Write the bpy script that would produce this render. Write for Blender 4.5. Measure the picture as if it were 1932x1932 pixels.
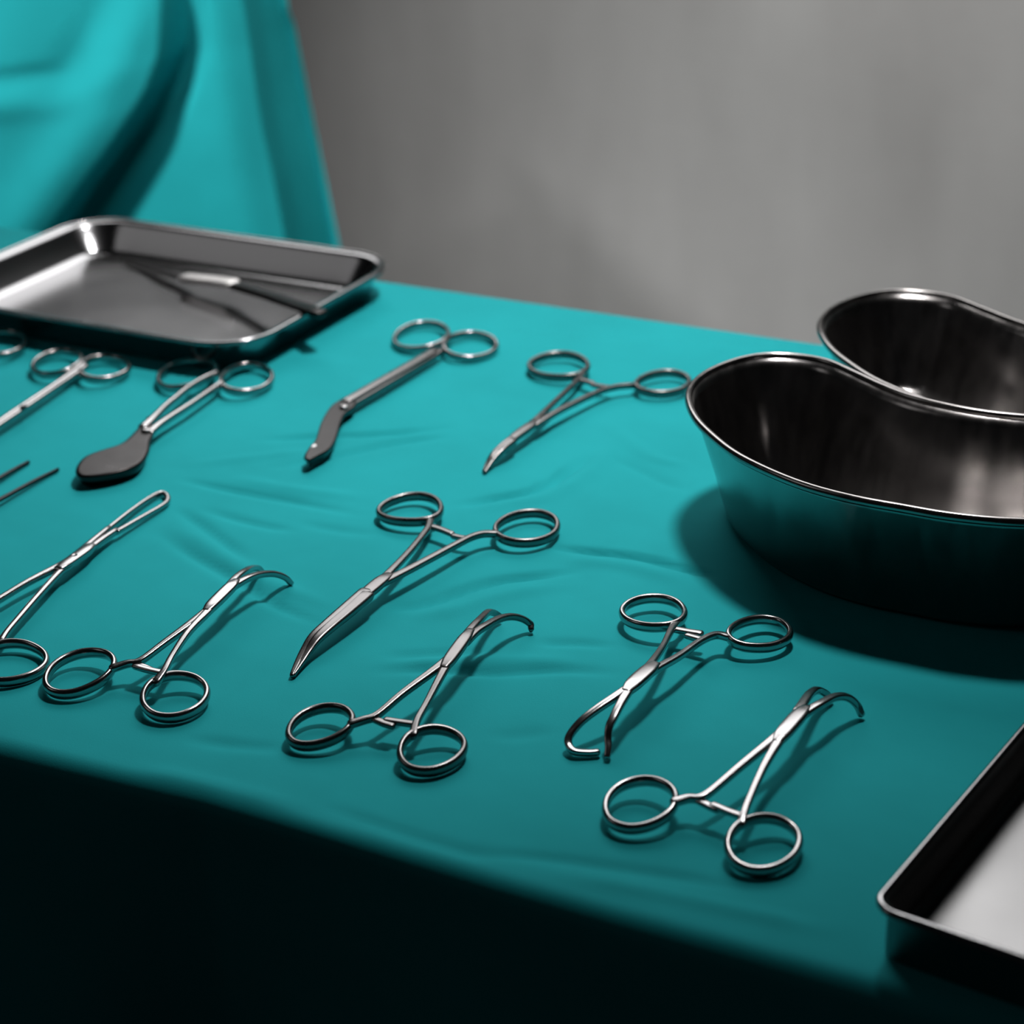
import bpy, bmesh, math
import numpy as np
from mathutils import Vector, Matrix, noise

# ---------------------------------------------------------------- camera, world, lamps, exposure
scene = bpy.context.scene
COL = scene.collection
for o in list(bpy.data.objects):
    bpy.data.objects.remove(o)
R = math.radians
TABLE = 0.80                                   # height of the table top (m)

cam_data = bpy.data.cameras.new('camera')
cam = bpy.data.objects.new('camera', cam_data)
COL.objects.link(cam)
cam.matrix_world = (Matrix.Translation((0, 0, TABLE + 0.36)) @ Matrix.Rotation(R(28.2), 4, 'Z')
                    @ Matrix.Rotation(R(90 - 24.77), 4, 'X') @ Matrix.Rotation(R(-1.68), 4, 'Z'))
cam_data.sensor_width = 36
cam_data.lens = 36 * 3844 / 1932
cam_data.clip_start = 0.01
cam_data.dof.use_dof = True
cam_data.dof.focus_distance = 0.74
cam_data.dof.aperture_fstop = 10
scene.camera = cam

scene.view_settings.view_transform = 'Standard'
scene.view_settings.look = 'None'
scene.view_settings.exposure = 0
scene.view_settings.gamma = 1
scene.view_settings.use_curve_mapping = False

world = bpy.data.worlds.new('dark_room')
scene.world = world
world.use_nodes = True
world.node_tree.nodes['Background'].inputs[0].default_value = (0.8, 0.9, 1.0, 1)
world.node_tree.nodes['Background'].inputs[1].default_value = 0.004


def aim(o, loc, target):
    o.location = loc
    o.rotation_euler = (Vector(target) - Vector(loc)).to_track_quat('-Z', 'Y').to_euler()


def spot(name, loc, target, watts, cone, blend, radius, color=(1, 1, 1)):
    d = bpy.data.lights.new(name, 'SPOT')
    d.energy, d.spot_size, d.spot_blend, d.shadow_soft_size, d.color = watts, R(cone), blend, radius, color
    o = bpy.data.objects.new(name, d)
    COL.objects.link(o)
    aim(o, loc, target)


def panel(name, loc, target, watts, sx, sy, color=(1, 1, 1)):
    d = bpy.data.lights.new(name, 'AREA')
    d.shape, d.size, d.size_y, d.energy, d.color = 'RECTANGLE', sx, sy, watts, color
    o = bpy.data.objects.new(name, d)
    COL.objects.link(o)
    aim(o, loc, target)


spot('surgical_lamp', (-0.33, 0.92, TABLE + 0.78), (-0.43, 0.88, TABLE), 21.0, 77, 1.0, 0.055)
spot('drape_fill_spot', (-1.45, 0.35, TABLE + 1.25), (-1.07, 1.41, TABLE - 0.05), 120, 26, 1.0, 0.08)  # added spot with a narrow cone, brightens the hanging drape
panel('steel_highlight_panel', (-1.03, 2.05, TABLE + 1.22), (-0.92, 0.60, TABLE + 0.82), 17.2, 1.56, 0.98)  # unseen panel, placed and sized for white highlights on the steel
panel('tray_reflection_panel', (-1.90, -0.20, TABLE + 1.45), (-0.67, 0.92, TABLE), 0.75, 0.80, 0.80)  # added dim panel for the back tray's far wall to reflect as grey
spot('wall_fill_spot', (-0.10, 0.40, TABLE + 1.60), (-0.80, 2.15, TABLE - 0.20), 300, 34, 1.0, 0.22, (1, 0.98, 0.965))  # added spot, out of view, to brighten the grey back wall

# ---------------------------------------------------------------- materials
def new_mat(name):
    m = bpy.data.materials.new(name)
    m.use_nodes = True
    nt = m.node_tree
    return m, nt, nt.nodes['Principled BSDF']


def tex_noise(nt, scale, detail=3, rough=0.5, coord='Object', stretch=None):
    tc = nt.nodes.new('ShaderNodeTexCoord')
    n = nt.nodes.new('ShaderNodeTexNoise')
    n.inputs['Scale'].default_value = scale
    n.inputs['Detail'].default_value = detail
    n.inputs['Roughness'].default_value = rough
    if stretch:
        mp = nt.nodes.new('ShaderNodeMapping')
        mp.inputs['Scale'].default_value = stretch
        nt.links.new(tc.outputs[coord], mp.inputs['Vector'])
        nt.links.new(mp.outputs['Vector'], n.inputs['Vector'])
    else:
        nt.links.new(tc.outputs[coord], n.inputs['Vector'])
    return n


def ramp(nt, src, a, b, lo=0.3, hi=0.7):
    r = nt.nodes.new('ShaderNodeValToRGB')
    r.color_ramp.elements[0].position, r.color_ramp.elements[1].position = lo, hi
    r.color_ramp.elements[0].color, r.color_ramp.elements[1].color = (*a, 1), (*b, 1)
    nt.links.new(src, r.inputs['Fac'])
    return r


def bump(nt, src, bsdf, strength, dist):
    b = nt.nodes.new('ShaderNodeBump')
    b.inputs['Strength'].default_value = strength
    b.inputs['Distance'].default_value = dist
    nt.links.new(src, b.inputs['Height'])
    nt.links.new(b.outputs['Normal'], bsdf.inputs['Normal'])


def steel(name, tint, r0, r1, stretch=None, scale=60):
    m, nt, b = new_mat(name)
    n = tex_noise(nt, scale, 3, 0.6, stretch=stretch)
    c = ramp(nt, n.outputs['Fac'], tuple(t * 0.93 for t in tint), tint)
    nt.links.new(c.outputs['Color'], b.inputs['Base Color'])
    q = ramp(nt, n.outputs['Fac'], (r0,) * 3, (r1,) * 3)
    nt.links.new(q.outputs['Color'], b.inputs['Roughness'])
    b.inputs['Metallic'].default_value = 1
    return m


M_TOOL = steel('polished_instrument_steel', (0.40, 0.385, 0.385), 0.19, 0.26)
M_DARK = steel('satin_dark_steel', (0.04, 0.036, 0.036), 0.26, 0.34)
M_TRAY = steel('tray_steel', (0.36, 0.355, 0.36), 0.18, 0.20, scale=25)
M_BASIN = steel('brushed_basin_steel', (0.36, 0.34, 0.33), 0.18, 0.26, stretch=(40, 40, 2), scale=4)
M_SATIN = steel('satin_tray_steel', (0.28, 0.275, 0.275), 0.28, 0.34, scale=25)
M_BLACK = steel('blackened_steel', (0.03, 0.03, 0.033), 0.28, 0.36)
M_MATTE = steel('bead_blasted_steel', (0.80, 0.77, 0.76), 0.48, 0.55)
M_DULL = steel('dull_grey_steel', (0.20, 0.19, 0.188), 0.24, 0.32)
M_LEGS = steel('table_frame_steel', (0.5, 0.5, 0.5), 0.35, 0.45)

M_CLOTH, nt, b = new_mat('teal_surgical_cotton')
n = tex_noise(nt, 14, 4, 0.6)
c = ramp(nt, n.outputs['Fac'], (0.0165, 0.39, 0.42), (0.0195, 0.44, 0.475))
nt.links.new(c.outputs['Color'], b.inputs['Base Color'])
b.inputs['Roughness'].default_value = 0.9
b.inputs['Specular IOR Level'].default_value = 0.12
w = tex_noise(nt, 1800, 1, 0.5)
bump(nt, w.outputs['Fac'], b, 0.12, 0.0004)

M_WALL, nt, b = new_mat('grey_mottled_plaster')
n = tex_noise(nt, 2.2, 4, 0.55, stretch=(1.6, 1, 0.5))
c = ramp(nt, n.outputs['Fac'], (0.27, 0.265, 0.26), (0.36, 0.355, 0.35), 0.34, 0.68)
nt.links.new(c.outputs['Color'], b.inputs['Base Color'])
b.inputs['Roughness'].default_value = 0.85
b.inputs['Specular IOR Level'].default_value = 0.2
w = tex_noise(nt, 30, 4, 0.6)
bump(nt, w.outputs['Fac'], b, 0.15, 0.004)

M_FLOOR, nt, b = new_mat('dark_vinyl_floor')
n = tex_noise(nt, 9, 5, 0.6)
c = ramp(nt, n.outputs['Fac'], (0.06, 0.065, 0.07), (0.09, 0.095, 0.1))
nt.links.new(c.outputs['Color'], b.inputs['Base Color'])
b.inputs['Roughness'].default_value = 0.5

# ---------------------------------------------------------------- mesh helpers (millimetres in, metres out)
MM = 0.001


def link(name, bm, mat, parent=None, smooth=True, sharp=None):
    me = bpy.data.meshes.new(name)
    bmesh.ops.recalc_face_normals(bm, faces=bm.faces[:])
    for f in bm.faces:
        f.smooth = smooth
    if sharp:
        for e in bm.edges:
            if len(e.link_faces) == 2 and e.calc_face_angle(0) > R(sharp):
                e.smooth = False
    bm.to_mesh(me)
    bm.free()
    me.materials.append(mat)
    o = bpy.data.objects.new(name, me)
    COL.objects.link(o)
    if parent:
        o.parent = parent
    return o


def tag(o, label=None, cat=None, group=None, kind=None):
    for k, v in (('label', label), ('category', cat), ('group', group), ('kind', kind)):
        if v:
            o[k] = v
    return o


def empty(name, loc, label, cat, group=None):
    o = bpy.data.objects.new(name, None)
    o.empty_display_size = 0.02
    o.location = loc
    COL.objects.link(o)
    return tag(o, label, cat, group)


def spline(vals, closed, sub):
    """Catmull-Rom through rows of vals."""
    a = np.array(vals, float)
    n = len(a)
    out = []
    for i in range(n if closed else n - 1):
        if closed:
            p0, p1, p2, p3 = a[i - 1], a[i], a[(i + 1) % n], a[(i + 2) % n]
        else:
            p1, p2 = a[i], a[i + 1]
            p0 = a[i - 1] if i else 2 * p1 - p2
            p3 = a[i + 2] if i + 2 < n else 2 * p2 - p1
        for k in range(sub):
            t = k / sub
            out.append(0.5 * (2 * p1 + (p2 - p0) * t + (2 * p0 - 5 * p1 + 4 * p2 - p3) * t * t
                              + (3 * p1 - p0 - 3 * p2 + p3) * t ** 3))
    if not closed:
        out.append(a[-1])
    return np.array(out)


def sweep(bm, pts, w, t, closed=False, ex=2.6, sub=6, m=16, under=0.5):
    """A rounded bar of width w and thickness t along pts, rounded off at open ends."""
    n = len(pts)
    w = list(w) if hasattr(w, '__len__') else [w] * n
    t = list(t) if hasattr(t, '__len__') else [t] * n
    S = spline([(*p, w[i], t[i]) for i, p in enumerate(pts)], closed, sub)
    P = S[:, :3]
    N = len(P)
    rings = []
    stations = []
    for i in range(N):
        if closed:
            d = P[(i + 1) % N] - P[i - 1]
        else:
            d = P[min(i + 1, N - 1)] - P[max(i - 1, 0)]
        d = Vector(d).normalized()
        side = d.cross(Vector((0, 0, 1)))
        if side.length < 1e-4:
            side = Vector((1, 0, 0))
        side.normalize()
        up = side.cross(d).normalized()
        stations.append((Vector(P[i]), d, side, up, max(S[i, 3], 0.4) / 2, max(S[i, 4], 0.4) / 2))
    if not closed:
        for end, sgn in ((0, -1), (-1, 1)):
            p, d, s, u, a, b_ = stations[end]
            caps = [(p + d * sgn * a * q, d, s, u, a * f, b_ * f) for q, f in ((0.35, 0.9), (0.6, 0.68), (0.75, 0.35))]
            if end == 0:
                stations = caps[::-1] + stations
            else:
                stations += caps
    for p, d, s, u, a, b_ in stations:
        loop = []
        for k in range(m):
            q = 2 * math.pi * (k + 0.5) / m
            c_, s_ = math.cos(q), math.sin(q)
            x = math.copysign(abs(c_) ** (2 / ex), c_) * a
            y = math.copysign(abs(s_) ** (2 / ex), s_) * b_
            x *= 1 - under * max(0.0, -y / b_)         # narrower below, like a half-round forging
            loop.append(bm.verts.new((p + s * x + u * y) * MM))
        rings.append(loop)
    L = len(rings)
    for i in range(L if closed else L - 1):
        A, B = rings[i], rings[(i + 1) % L]
        for k in range(m):
            bm.faces.new((A[k], A[(k + 1) % m], B[(k + 1) % m], B[k]))
    if not closed:
        bm.faces.new(rings[0])
        bm.faces.new(rings[-1])


def plate(bm, outline, ztop, th, bev):
    """A flat slab with rounded top edges."""
    O = spline(outline, True, 4)
    n = len(O)
    T = np.roll(O, -1, 0) - np.roll(O, 1, 0)
    T /= np.linalg.norm(T, axis=1)[:, None]
    Nn = np.stack([T[:, 1], -T[:, 0]], 1)
    area = 0.5 * np.sum(O[:, 0] * np.roll(O[:, 1], -1) - O[:, 1] * np.roll(O[:, 0], -1))
    if area < 0:
        Nn = -Nn
    loops = []
    for ins, z in ((bev + 0.45 * th, ztop - th), (0.30 * th, ztop - th + bev), (0, ztop - bev), (0.3 * bev, ztop - 0.3 * bev), (bev, ztop), (1.6 * bev, ztop)):
        q = O - Nn * ins
        loops.append([bm.verts.new((x * MM, y * MM, z * MM)) for x, y in q])
    for A, B in zip(loops, loops[1:]):
        for k in range(n):
            bm.faces.new((A[k], A[(k + 1) % n], B[(k + 1) % n], B[k]))
    bm.faces.new(loops[0])
    bm.faces.new(loops[-1])


def disc(bm, c, r, h):
    """A small slotted screw head: a domed stud."""
    x, y, z = c
    prev = None
    for rr, zz in ((r, z - h / 2), (r, z + h / 2 - 0.3), (r * 0.8, z + h / 2), (r * 0.25, z + h / 2 - 0.1)):
        loop = [bm.verts.new(((x + rr * math.cos(2 * math.pi * k / 16)) * MM, (y + rr * math.sin(2 * math.pi * k / 16)) * MM, zz * MM)) for k in range(16)]
        if prev:
            for k in range(16):
                bm.faces.new((prev[k], prev[(k + 1) % 16], loop[(k + 1) % 16], loop[k]))
        else:
            bm.faces.new(loop)
        prev = loop
    bm.faces.new(prev)


def box(bm, x0, x1, y0, y1, z0, z1):
    v = [bm.verts.new(p) for p in ((x0, y0, z0), (x1, y0, z0), (x1, y1, z0), (x0, y1, z0), (x0, y0, z1), (x1, y0, z1), (x1, y1, z1), (x0, y1, z1))]
    for f in ((0, 3, 2, 1), (4, 5, 6, 7), (0, 1, 5, 4), (1, 2, 6, 5), (2, 3, 7, 6), (3, 0, 4, 7)):
        bm.faces.new([v[i] for i in f])


def loops_mesh(bm, O, layers):
    """Walls of a dish: the closed outline O (mm) moved inward by each (inset, z) of layers; both ends filled."""
    n = len(O)
    T = np.roll(O, -1, 0) - np.roll(O, 1, 0)
    T /= np.linalg.norm(T, axis=1)[:, None]
    Nn = np.stack([T[:, 1], -T[:, 0]], 1)
    if np.sum(O[:, 0] * np.roll(O[:, 1], -1) - O[:, 1] * np.roll(O[:, 0], -1)) < 0:
        Nn = -Nn
    loops = []
    for ins, z in layers:
        q = O - Nn * ins
        loops.append([bm.verts.new((x * MM, y * MM, z * MM)) for x, y in q])
    for A, B in zip(loops, loops[1:]):
        for k in range(n):
            bm.faces.new((A[k], A[(k + 1) % n], B[(k + 1) % n], B[k]))
    bm.faces.new(loops[0])
    bm.faces.new(loops[-1])


def rounded_rect(w, h, r, k=10):
    pts = []
    for cx, cy, a in ((w / 2 - r, h / 2 - r, 0), (-w / 2 + r, h / 2 - r, 90), (-w / 2 + r, -h / 2 + r, 180), (w / 2 - r, -h / 2 + r, 270)):
        for i in range(k + 1):
            q = R(a + 90 * i / k)
            pts.append((cx + r * math.cos(q), cy + r * math.sin(q)))
    out = []
    for a, b in zip(pts, pts[1:] + pts[:1]):   # straight sides get points of their own
        n = max(1, int(math.hypot(b[0] - a[0], b[1] - a[1]) / (1.6 * r * math.pi / 2 / k)))
        out += [(a[0] + (b[0] - a[0]) * i / n, a[1] + (b[1] - a[1]) * i / n) for i in range(n)]
    return np.array(out)


# ---------------------------------------------------------------- the setting
bm = bmesh.new()
NX, NZ = 60, 40
g = [[bm.verts.new((-4.5 + 7 * i / NX, 2.15, 2.9 * j / NZ)) for i in range(NX + 1)] for j in range(NZ + 1)]
for row in g:
    for v in row:
        v.co.y += 0.012 * noise.noise(Vector((v.co.x * 1.3, 0, v.co.z * 0.6)))
back = [bm.verts.new((x, 2.3, z)) for x, z in ((-4.5, 0), (2.5, 0), (2.5, 2.9), (-4.5, 2.9))]
for j in range(NZ):
    for i in range(NX):
        bm.faces.new((g[j][i], g[j][i + 1], g[j + 1][i + 1], g[j + 1][i]))
bm.faces.new(back[::-1])
bm.faces.new([back[0], back[1]] + [g[0][i] for i in range(NX, -1, -1)])
bm.faces.new([back[3]] + [g[NZ][i] for i in range(NX + 1)] + [back[2]])
bm.faces.new([back[0]] + [g[j][0] for j in range(NZ + 1)] + [back[3]])
bm.faces.new([back[2]] + [g[j][NX] for j in range(NZ, -1, -1)] + [back[1]])
tag(link('wall_back', bm, M_WALL), 'grey mottled plaster wall behind the draped tables', kind='structure')

bm = bmesh.new()
box(bm, -4.5, 2.5, -2.0, 2.3, -0.1, 0.0)
tag(link('floor', bm, M_FLOOR, smooth=False), 'dark vinyl floor under the tables', kind='structure')

# ---------------------------------------------------------------- instrument table
X0, X1, Y0, Y1 = -1.05, 0.22, 0.4535, 0.9335
tbl = empty('instrument_table', ((X0 + X1) / 2, (Y0 + Y1) / 2, 0), 'long instrument table hidden under the teal cloth', 'table')
bm = bmesh.new()
box(bm, -0.62, 0.62, -0.236, 0.236, TABLE - 0.040, TABLE - 0.010)
link('tabletop', bm, M_LEGS, tbl, smooth=False)
for sx in (-0.57, 0.57):
    for sy in (-0.20, 0.20):
        bm = bmesh.new()
        box(bm, sx - 0.015, sx + 0.015, sy - 0.015, sy + 0.015, 0, TABLE - 0.040)
        link('leg', bm, M_LEGS, tbl, smooth=False)

# the cloth: front drop, rounded front edge, wrinkled top, rounded rear edge, rear drop
WRINKLES = [
    ([(-520.1, 658.1), (-501.9, 658.6), (-482.1, 658.2), (-458.2, 659.3), (-422.8, 658.0)], 3.0, -0.7),
    ([(-529.3, 668.8), (-498.8, 695.5), (-480.0, 710.5)], 4, 0.35),
    ([(-492.1, 636.8), (-465.1, 633.2), (-441.5, 633.6)], 3.0, -0.5),
    ([(-496.4, 610.5), (-469.6, 597.7), (-441.2, 586.8), (-412.9, 574.6), (-383.7, 566.5)], 3, -0.6),
    ([(-503.6, 633.5), (-473.4, 618.0), (-443.0, 600.6)], 3, -0.7),
    ([(-496.0, 619.3), (-464.5, 605.4), (-428.2, 590.1), (-388.1, 581.1)], 5, 0.5),
    ([(-513.0, 708.1), (-489.4, 725.4), (-463.7, 739.6), (-436.2, 760.8)], 2.6, -0.9),
    ([(-490.3, 682.9), (-471.6, 706.2), (-449.9, 735.3), (-433.2, 750.3)], 2.6, -0.8),
    ([(-392.7, 682.1), (-380.6, 697.6), (-369.8, 711.6), (-365.3, 733.5), (-363.9, 756.7)], 2.4, -1.5),
    ([(-385.8, 678.7), (-373.4, 693.7), (-362.4, 707.0), (-357.1, 732.7), (-359.0, 764.1), (-365.5, 795.5)], 5, 0.5),
    ([(-356.5, 758.6), (-329.7, 744.9), (-310.5, 735.1)], 3.5, -0.4),
    ([(-372.3, 792.5), (-341.4, 765.4), (-319.5, 762.1)], 4, 0.35),
    ([(-342.8, 663.2), (-323.0, 666.7), (-303.5, 670.2), (-282.0, 668.4), (-267.1, 665.0)], 2.6, -1.1),
    ([(-331.5, 654.9), (-303.8, 660.6), (-275.0, 657.3)], 5, 0.45),
    ([(-369.0, 588.8), (-360.5, 598.5), (-352.9, 614.3), (-344.0, 628.4), (-330.9, 639.5), (-317.7, 650.7)], 2.6, -1.0),
    ([(-359.5, 584.6), (-347.2, 599.8), (-334.9, 620.0), (-316.4, 638.5)], 5, 0.5),
    ([(-352.9, 542.6), (-335.2, 554.2), (-311.4, 562.6), (-289.9, 575.1), (-269.5, 581.1)], 3.2, -0.6),
    ([(-353.7, 555.3), (-335.8, 567.1), (-317.5, 578.2)], 3, -0.4),
    ([(-307.1, 587.9), (-295.1, 594.7), (-279.9, 599.0)], 3, -0.45),
    ([(-350.6, 550.1), (-320.5, 567.5), (-285.8, 584.4)], 5, 0.35),
    ([(-500.5, 668.7), (-464.6, 669.2), (-430.6, 675.2)], 5, 0.4),
    ([(-446.6, 641.5), (-426.1, 642.2), (-409.8, 645.0)], 4, -0.35),
    ([(-268.8, 457.9), (-247.0, 465.9), (-222.4, 471.3), (-198.0, 475.7), (-178.2, 477.6)], 3, -0.35),
    ([(-243.4, 458.9), (-210.6, 464.6), (-177.6, 467.5), (-145.7, 469.9)], 4, 0.3),
    ([(-386.1, 478.3), (-366.5, 481.7), (-350.4, 486.6)], 4, -0.35),
    ([(-392.2, 456.6), (-360.1, 457.1), (-319.8, 458.6)], 5, 0.3),
    ([(-291.9, 522.2), (-281.3, 529.1), (-273.0, 536.8)], 4, -0.25),
    ([(-322.3, 462.5), (-281.4, 460.0), (-253.4, 460.4)], 3, -0.3),
]
xs = np.arange(-1.07, 0.2401, 0.0032)
prof = []                                     # (y offset from front edge or absolute, z, weight for the top)
r = 0.007
for z in np.linspace(-0.42, -0.012, 26):
    prof.append((0.4495, z, 0))
for q in np.linspace(0, 90, 8):
    prof.append((0.4495 + r - r * math.cos(R(q)), -r + r * math.sin(R(q)), q / 90))
for y in np.arange(0.4595, 0.9275, 0.0021):
    prof.append((y, 0, 1))
for q in np.linspace(90, 0, 7):
    prof.append((0.937 - r + r * math.cos(R(q)), -r + r * math.sin(R(q)), q / 90))
for z in np.linspace(-0.02, -0.42, 14):
    prof.append((0.937, z, 0))
prof = np.array(prof)
GX, GP = np.meshgrid(xs, np.arange(len(prof)))
PX = GX.astype(float)
PY = prof[GP, 0].copy()
PZ = prof[GP, 1].copy()
WT = prof[GP, 2]
low = np.zeros_like(PX)
for kx, ky, ph, am in ((9, 14, 0.3, 0.35), (21, -17, 1.7, 0.22), (-15, 33, 4.0, 0.18), (41, 26, 2.2, 0.12), (33, -52, 5.1, 0.10)):
    low += am * np.sin(kx * PX + ky * PY + ph)
H = 0.4 * low
for line, wid, amp in WRINKLES:
    L = spline(line, False, 4)
    best = np.full(PX.shape, 1e9)
    tt = np.zeros_like(PX)
    for i in range(len(L) - 1):
        a, bb = L[i], L[i + 1]
        d = bb - a
        q = np.clip(((PX * 1000 - a[0]) * d[0] + (PY * 1000 - a[1]) * d[1]) / (d @ d), 0, 1)
        dist = np.hypot(PX * 1000 - a[0] - q * d[0], PY * 1000 - a[1] - q * d[1])
        tt = np.where(dist < best, (i + q) / (len(L) - 1), tt)
        best = np.minimum(best, dist)
    fade = np.clip(np.minimum(tt, 1 - tt) * 4, 0.05, 1)
    H += 3.0 * amp * fade * np.exp(-(best / (0.8 * wid)) ** 2)
# fine crumple across the whole top
H += 0.06 * np.sin(160 * PX + 310 * PY + 2 * np.sin(40 * PX)) * np.sin(70 * PX - 60 * PY)
PZ += H * MM * WT
# gentle sway of the two long edges, hanging folds below them
edge = 0.0012 * np.sin(11 * PX + 0.7) - 0.006 * np.clip((-0.36 - PX) / 0.09, 0, 1.4)
front = np.clip((0.62 - PY) / 0.17, 0, 1) ** 2
PY += edge * front
drop = np.clip(-prof[GP, 1] / 0.35, 0, 1)
sway = drop * (0.016 * np.sin(17 * PX + 1.0) + 0.008 * np.sin(39 * PX + 2.0))
PY += np.where(prof[GP, 0] < 0.7, sway - 0.01 * drop, -sway + 0.01 * drop)
verts = np.stack([PX, PY, PZ], -1).reshape(-1, 3)
nr, nc = PX.shape
idx = np.arange(nr * nc).reshape(nr, nc)
faces = np.stack([idx[:-1, :-1], idx[:-1, 1:], idx[1:, 1:], idx[1:, :-1]], -1).reshape(-1, 4)
me = bpy.data.meshes.new('table_cloth')
me.from_pydata(verts.tolist(), [], faces.tolist())
me.polygons.foreach_set('use_smooth', [True] * len(me.polygons))
me.materials.append(M_CLOTH)
cloth = bpy.data.objects.new('table_cloth', me)
cloth.location = (0, 0, TABLE)
COL.objects.link(cloth)
tag(cloth, 'teal surgical cloth spread over the instrument table and hanging down its front', 'cloth')

# ---------------------------------------------------------------- drape hanging behind the table
# (local axes: x along the cloth, y away from the instrument table, z up from its top)
K = 1.346


def curve(rows):
    return np.array([(0.36 - (0.36 - z) * K, x * K) for z, x in rows])


E = spline(curve([(0.30, -0.160), (0.119, -0.136), (0.099, -0.132), (0.045, -0.124), (0.003, -0.117), (-0.044, -0.109), (-0.14, -0.092), (-0.25, -0.075)]), False, 12)
S = spline(curve([(0.30, -0.175), (0.12, -0.157), (0.052, -0.151), (0.007, -0.144), (-0.044, -0.137), (-0.14, -0.124), (-0.25, -0.112)]), False, 12)
B = spline(curve([(0.30, -0.19), (0.121, -0.197), (0.078, -0.205), (0.044, -0.227), (0.010, -0.255), (-0.021, -0.280), (-0.08, -0.325), (-0.25, -0.40)]), False, 12)


def along(c, z):
    return float(np.interp(z, c[::-1, 0], c[::-1, 1]))


def smooth(t):
    t = min(max(t, 0.0), 1.0)
    return t * t * (3 - 2 * t)


TOP = 0.075
bm = bmesh.new()
grid = []
for z in np.concatenate([np.linspace(-0.795, TOP - 0.02, 190), TOP - 0.02 + 0.02 * np.sin(np.linspace(0.15, math.pi / 2, 8))]):
    e, sd, bd = along(E, z), along(S, z), along(B, z)
    low = smooth((0.10 - z) / 0.16)
    row = []
    for x in np.concatenate([np.linspace(-1.25, -0.46, 60), np.linspace(-0.455, e, 240)]):
        y = 0.26 * (z - 0.0) if z < 0 else 0.16 * z
        y += 0.55 * max(0.0, -0.46 - x)
        # the big left swag stands proud of the fold to its right and hangs over it
        y -= (0.008 + 0.024 * low) * smooth((bd - x) / 0.020)
        y += 0.034 * low * math.exp(-((x - bd - 0.006) / 0.011) ** 2)
        y -= 0.014 * math.exp(-((x - bd + 0.045) / 0.035) ** 2)
        # the right fold, then a recessed strip of cloth at the corner
        y -= 0.014 * math.exp(-((x - sd + 0.030) / 0.030) ** 2)
        y += 0.022 * smooth((x - sd + 0.004) / 0.012) + 1.25 * max(0.0, x - sd - 0.004) - 0.012 * smooth((x - e + 0.007) / 0.007)
        # curved sleeve-like creases in the swag
        c1 = -0.345 + 0.55 * (z - 0.01) - 3.0 * min(0, z - 0.02) ** 2
        y += 0.006 * math.exp(-((x - c1) / 0.020) ** 2) * smooth((z + 0.045) / 0.03)
        y -= 0.004 * math.exp(-((x - c1 - 0.036) / 0.022) ** 2) * smooth((z + 0.045) / 0.03)
        zc = -0.020 + 0.06 * (x + 0.42)
        y += 0.006 * math.exp(-((z - zc - 0.003) / 0.007) ** 2) * smooth((-0.355 - x) / 0.04)
        y -= 0.005 * math.exp(-((z - zc + 0.016) / 0.012) ** 2) * smooth((-0.345 - x) / 0.04)
        y += 0.006 * math.sin(16 * x + 7 * z) + 0.004 * math.sin(37 * x - 9 * z + 1)
        t = smooth((z - (TOP - 0.02)) / 0.02)
        row.append(bm.verts.new((x, y + 0.02 * t, z)))
    grid.append(row)
for a, bb in zip(grid, grid[1:]):
    for k in range(len(a) - 1):
        bm.faces.new((a[k], a[k + 1], bb[k + 1], bb[k]))
last = [row[-1] for row in grid]                # round the corner and back along the far end
back = [bm.verts.new(v.co + Vector((-0.06, 0.30, 0))) for v in last]
for k in range(len(last) - 1):
    bm.faces.new((last[k], back[k], back[k + 1], last[k + 1]))
top = grid[-1]                                  # the flat top
rear = [bm.verts.new((v.co.x - 0.06, v.co.y + 0.30, v.co.z)) for v in top[:-1]] + [back[-1]]
for k in range(len(top) - 1):
    bm.faces.new((top[k], top[k + 1], rear[k + 1], rear[k]))
o = link('hanging_drape', bm, M_CLOTH)
YC = 1.75
ca, sa = math.cos(R(28.2)), math.sin(R(28.2))
o.location = (-YC * sa, YC * ca, TABLE)
o.rotation_euler.z = R(28.2)
tag(o, 'teal drape hanging in broad folds behind the far left tray, before the grey wall', 'drape')

# ---------------------------------------------------------------- trays and kidney dishes
def tray(name, label, x, y, rot, w, h, r, height, base_in, floor_in, flange, mat):
    root = empty(name, (x * MM, y * MM, TABLE), label, 'tray')
    root.rotation_euler.z = R(rot)
    O = rounded_rect(w, h, r)
    bm = bmesh.new()
    loops_mesh(bm, O, [(min(base_in + 4, r - 1.5), 0.3), (base_in + 1, 0.5), (base_in, 1.5), (flange + 0.6, height - 1.5), (flange, height - 0.6), (1.2, height - 0.3),
                       (1.2, height + 0.4), (flange, height + 0.3), (flange + 1.2, height - 0.5), (flange + 2.2, height - 2.0),
                       (floor_in - 0.17 * floor_in, 3.6), (floor_in - 0.07 * floor_in, 2.0), (floor_in + 1.2, 1.3), (floor_in + 2.4, 1.2), (floor_in + 3.4, 1.2)])
    link('tray_pan', bm, mat, root, sharp=60)
    bm = bmesh.new()
    sweep(bm, [(px, py, height) for px, py in O], 2.6, 2.8, True, 2.0, sub=2, m=10, under=0)
    link('rolled_rim', bm, M_TRAY, root)
    return root


tray('instrument_tray', 'shallow silver tray at the back left holding a scalpel', -668, 847, 0, 217, 158, 30, 17, 8, 17.2, 3.5, M_TRAY)
tray('sterilising_tray', 'silver square-cornered tray cropped by the frame at the front right corner', -15, 542, -6.6, 222, 190, 7, 18, 2.0, 3, 1.4, M_SATIN)

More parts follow.
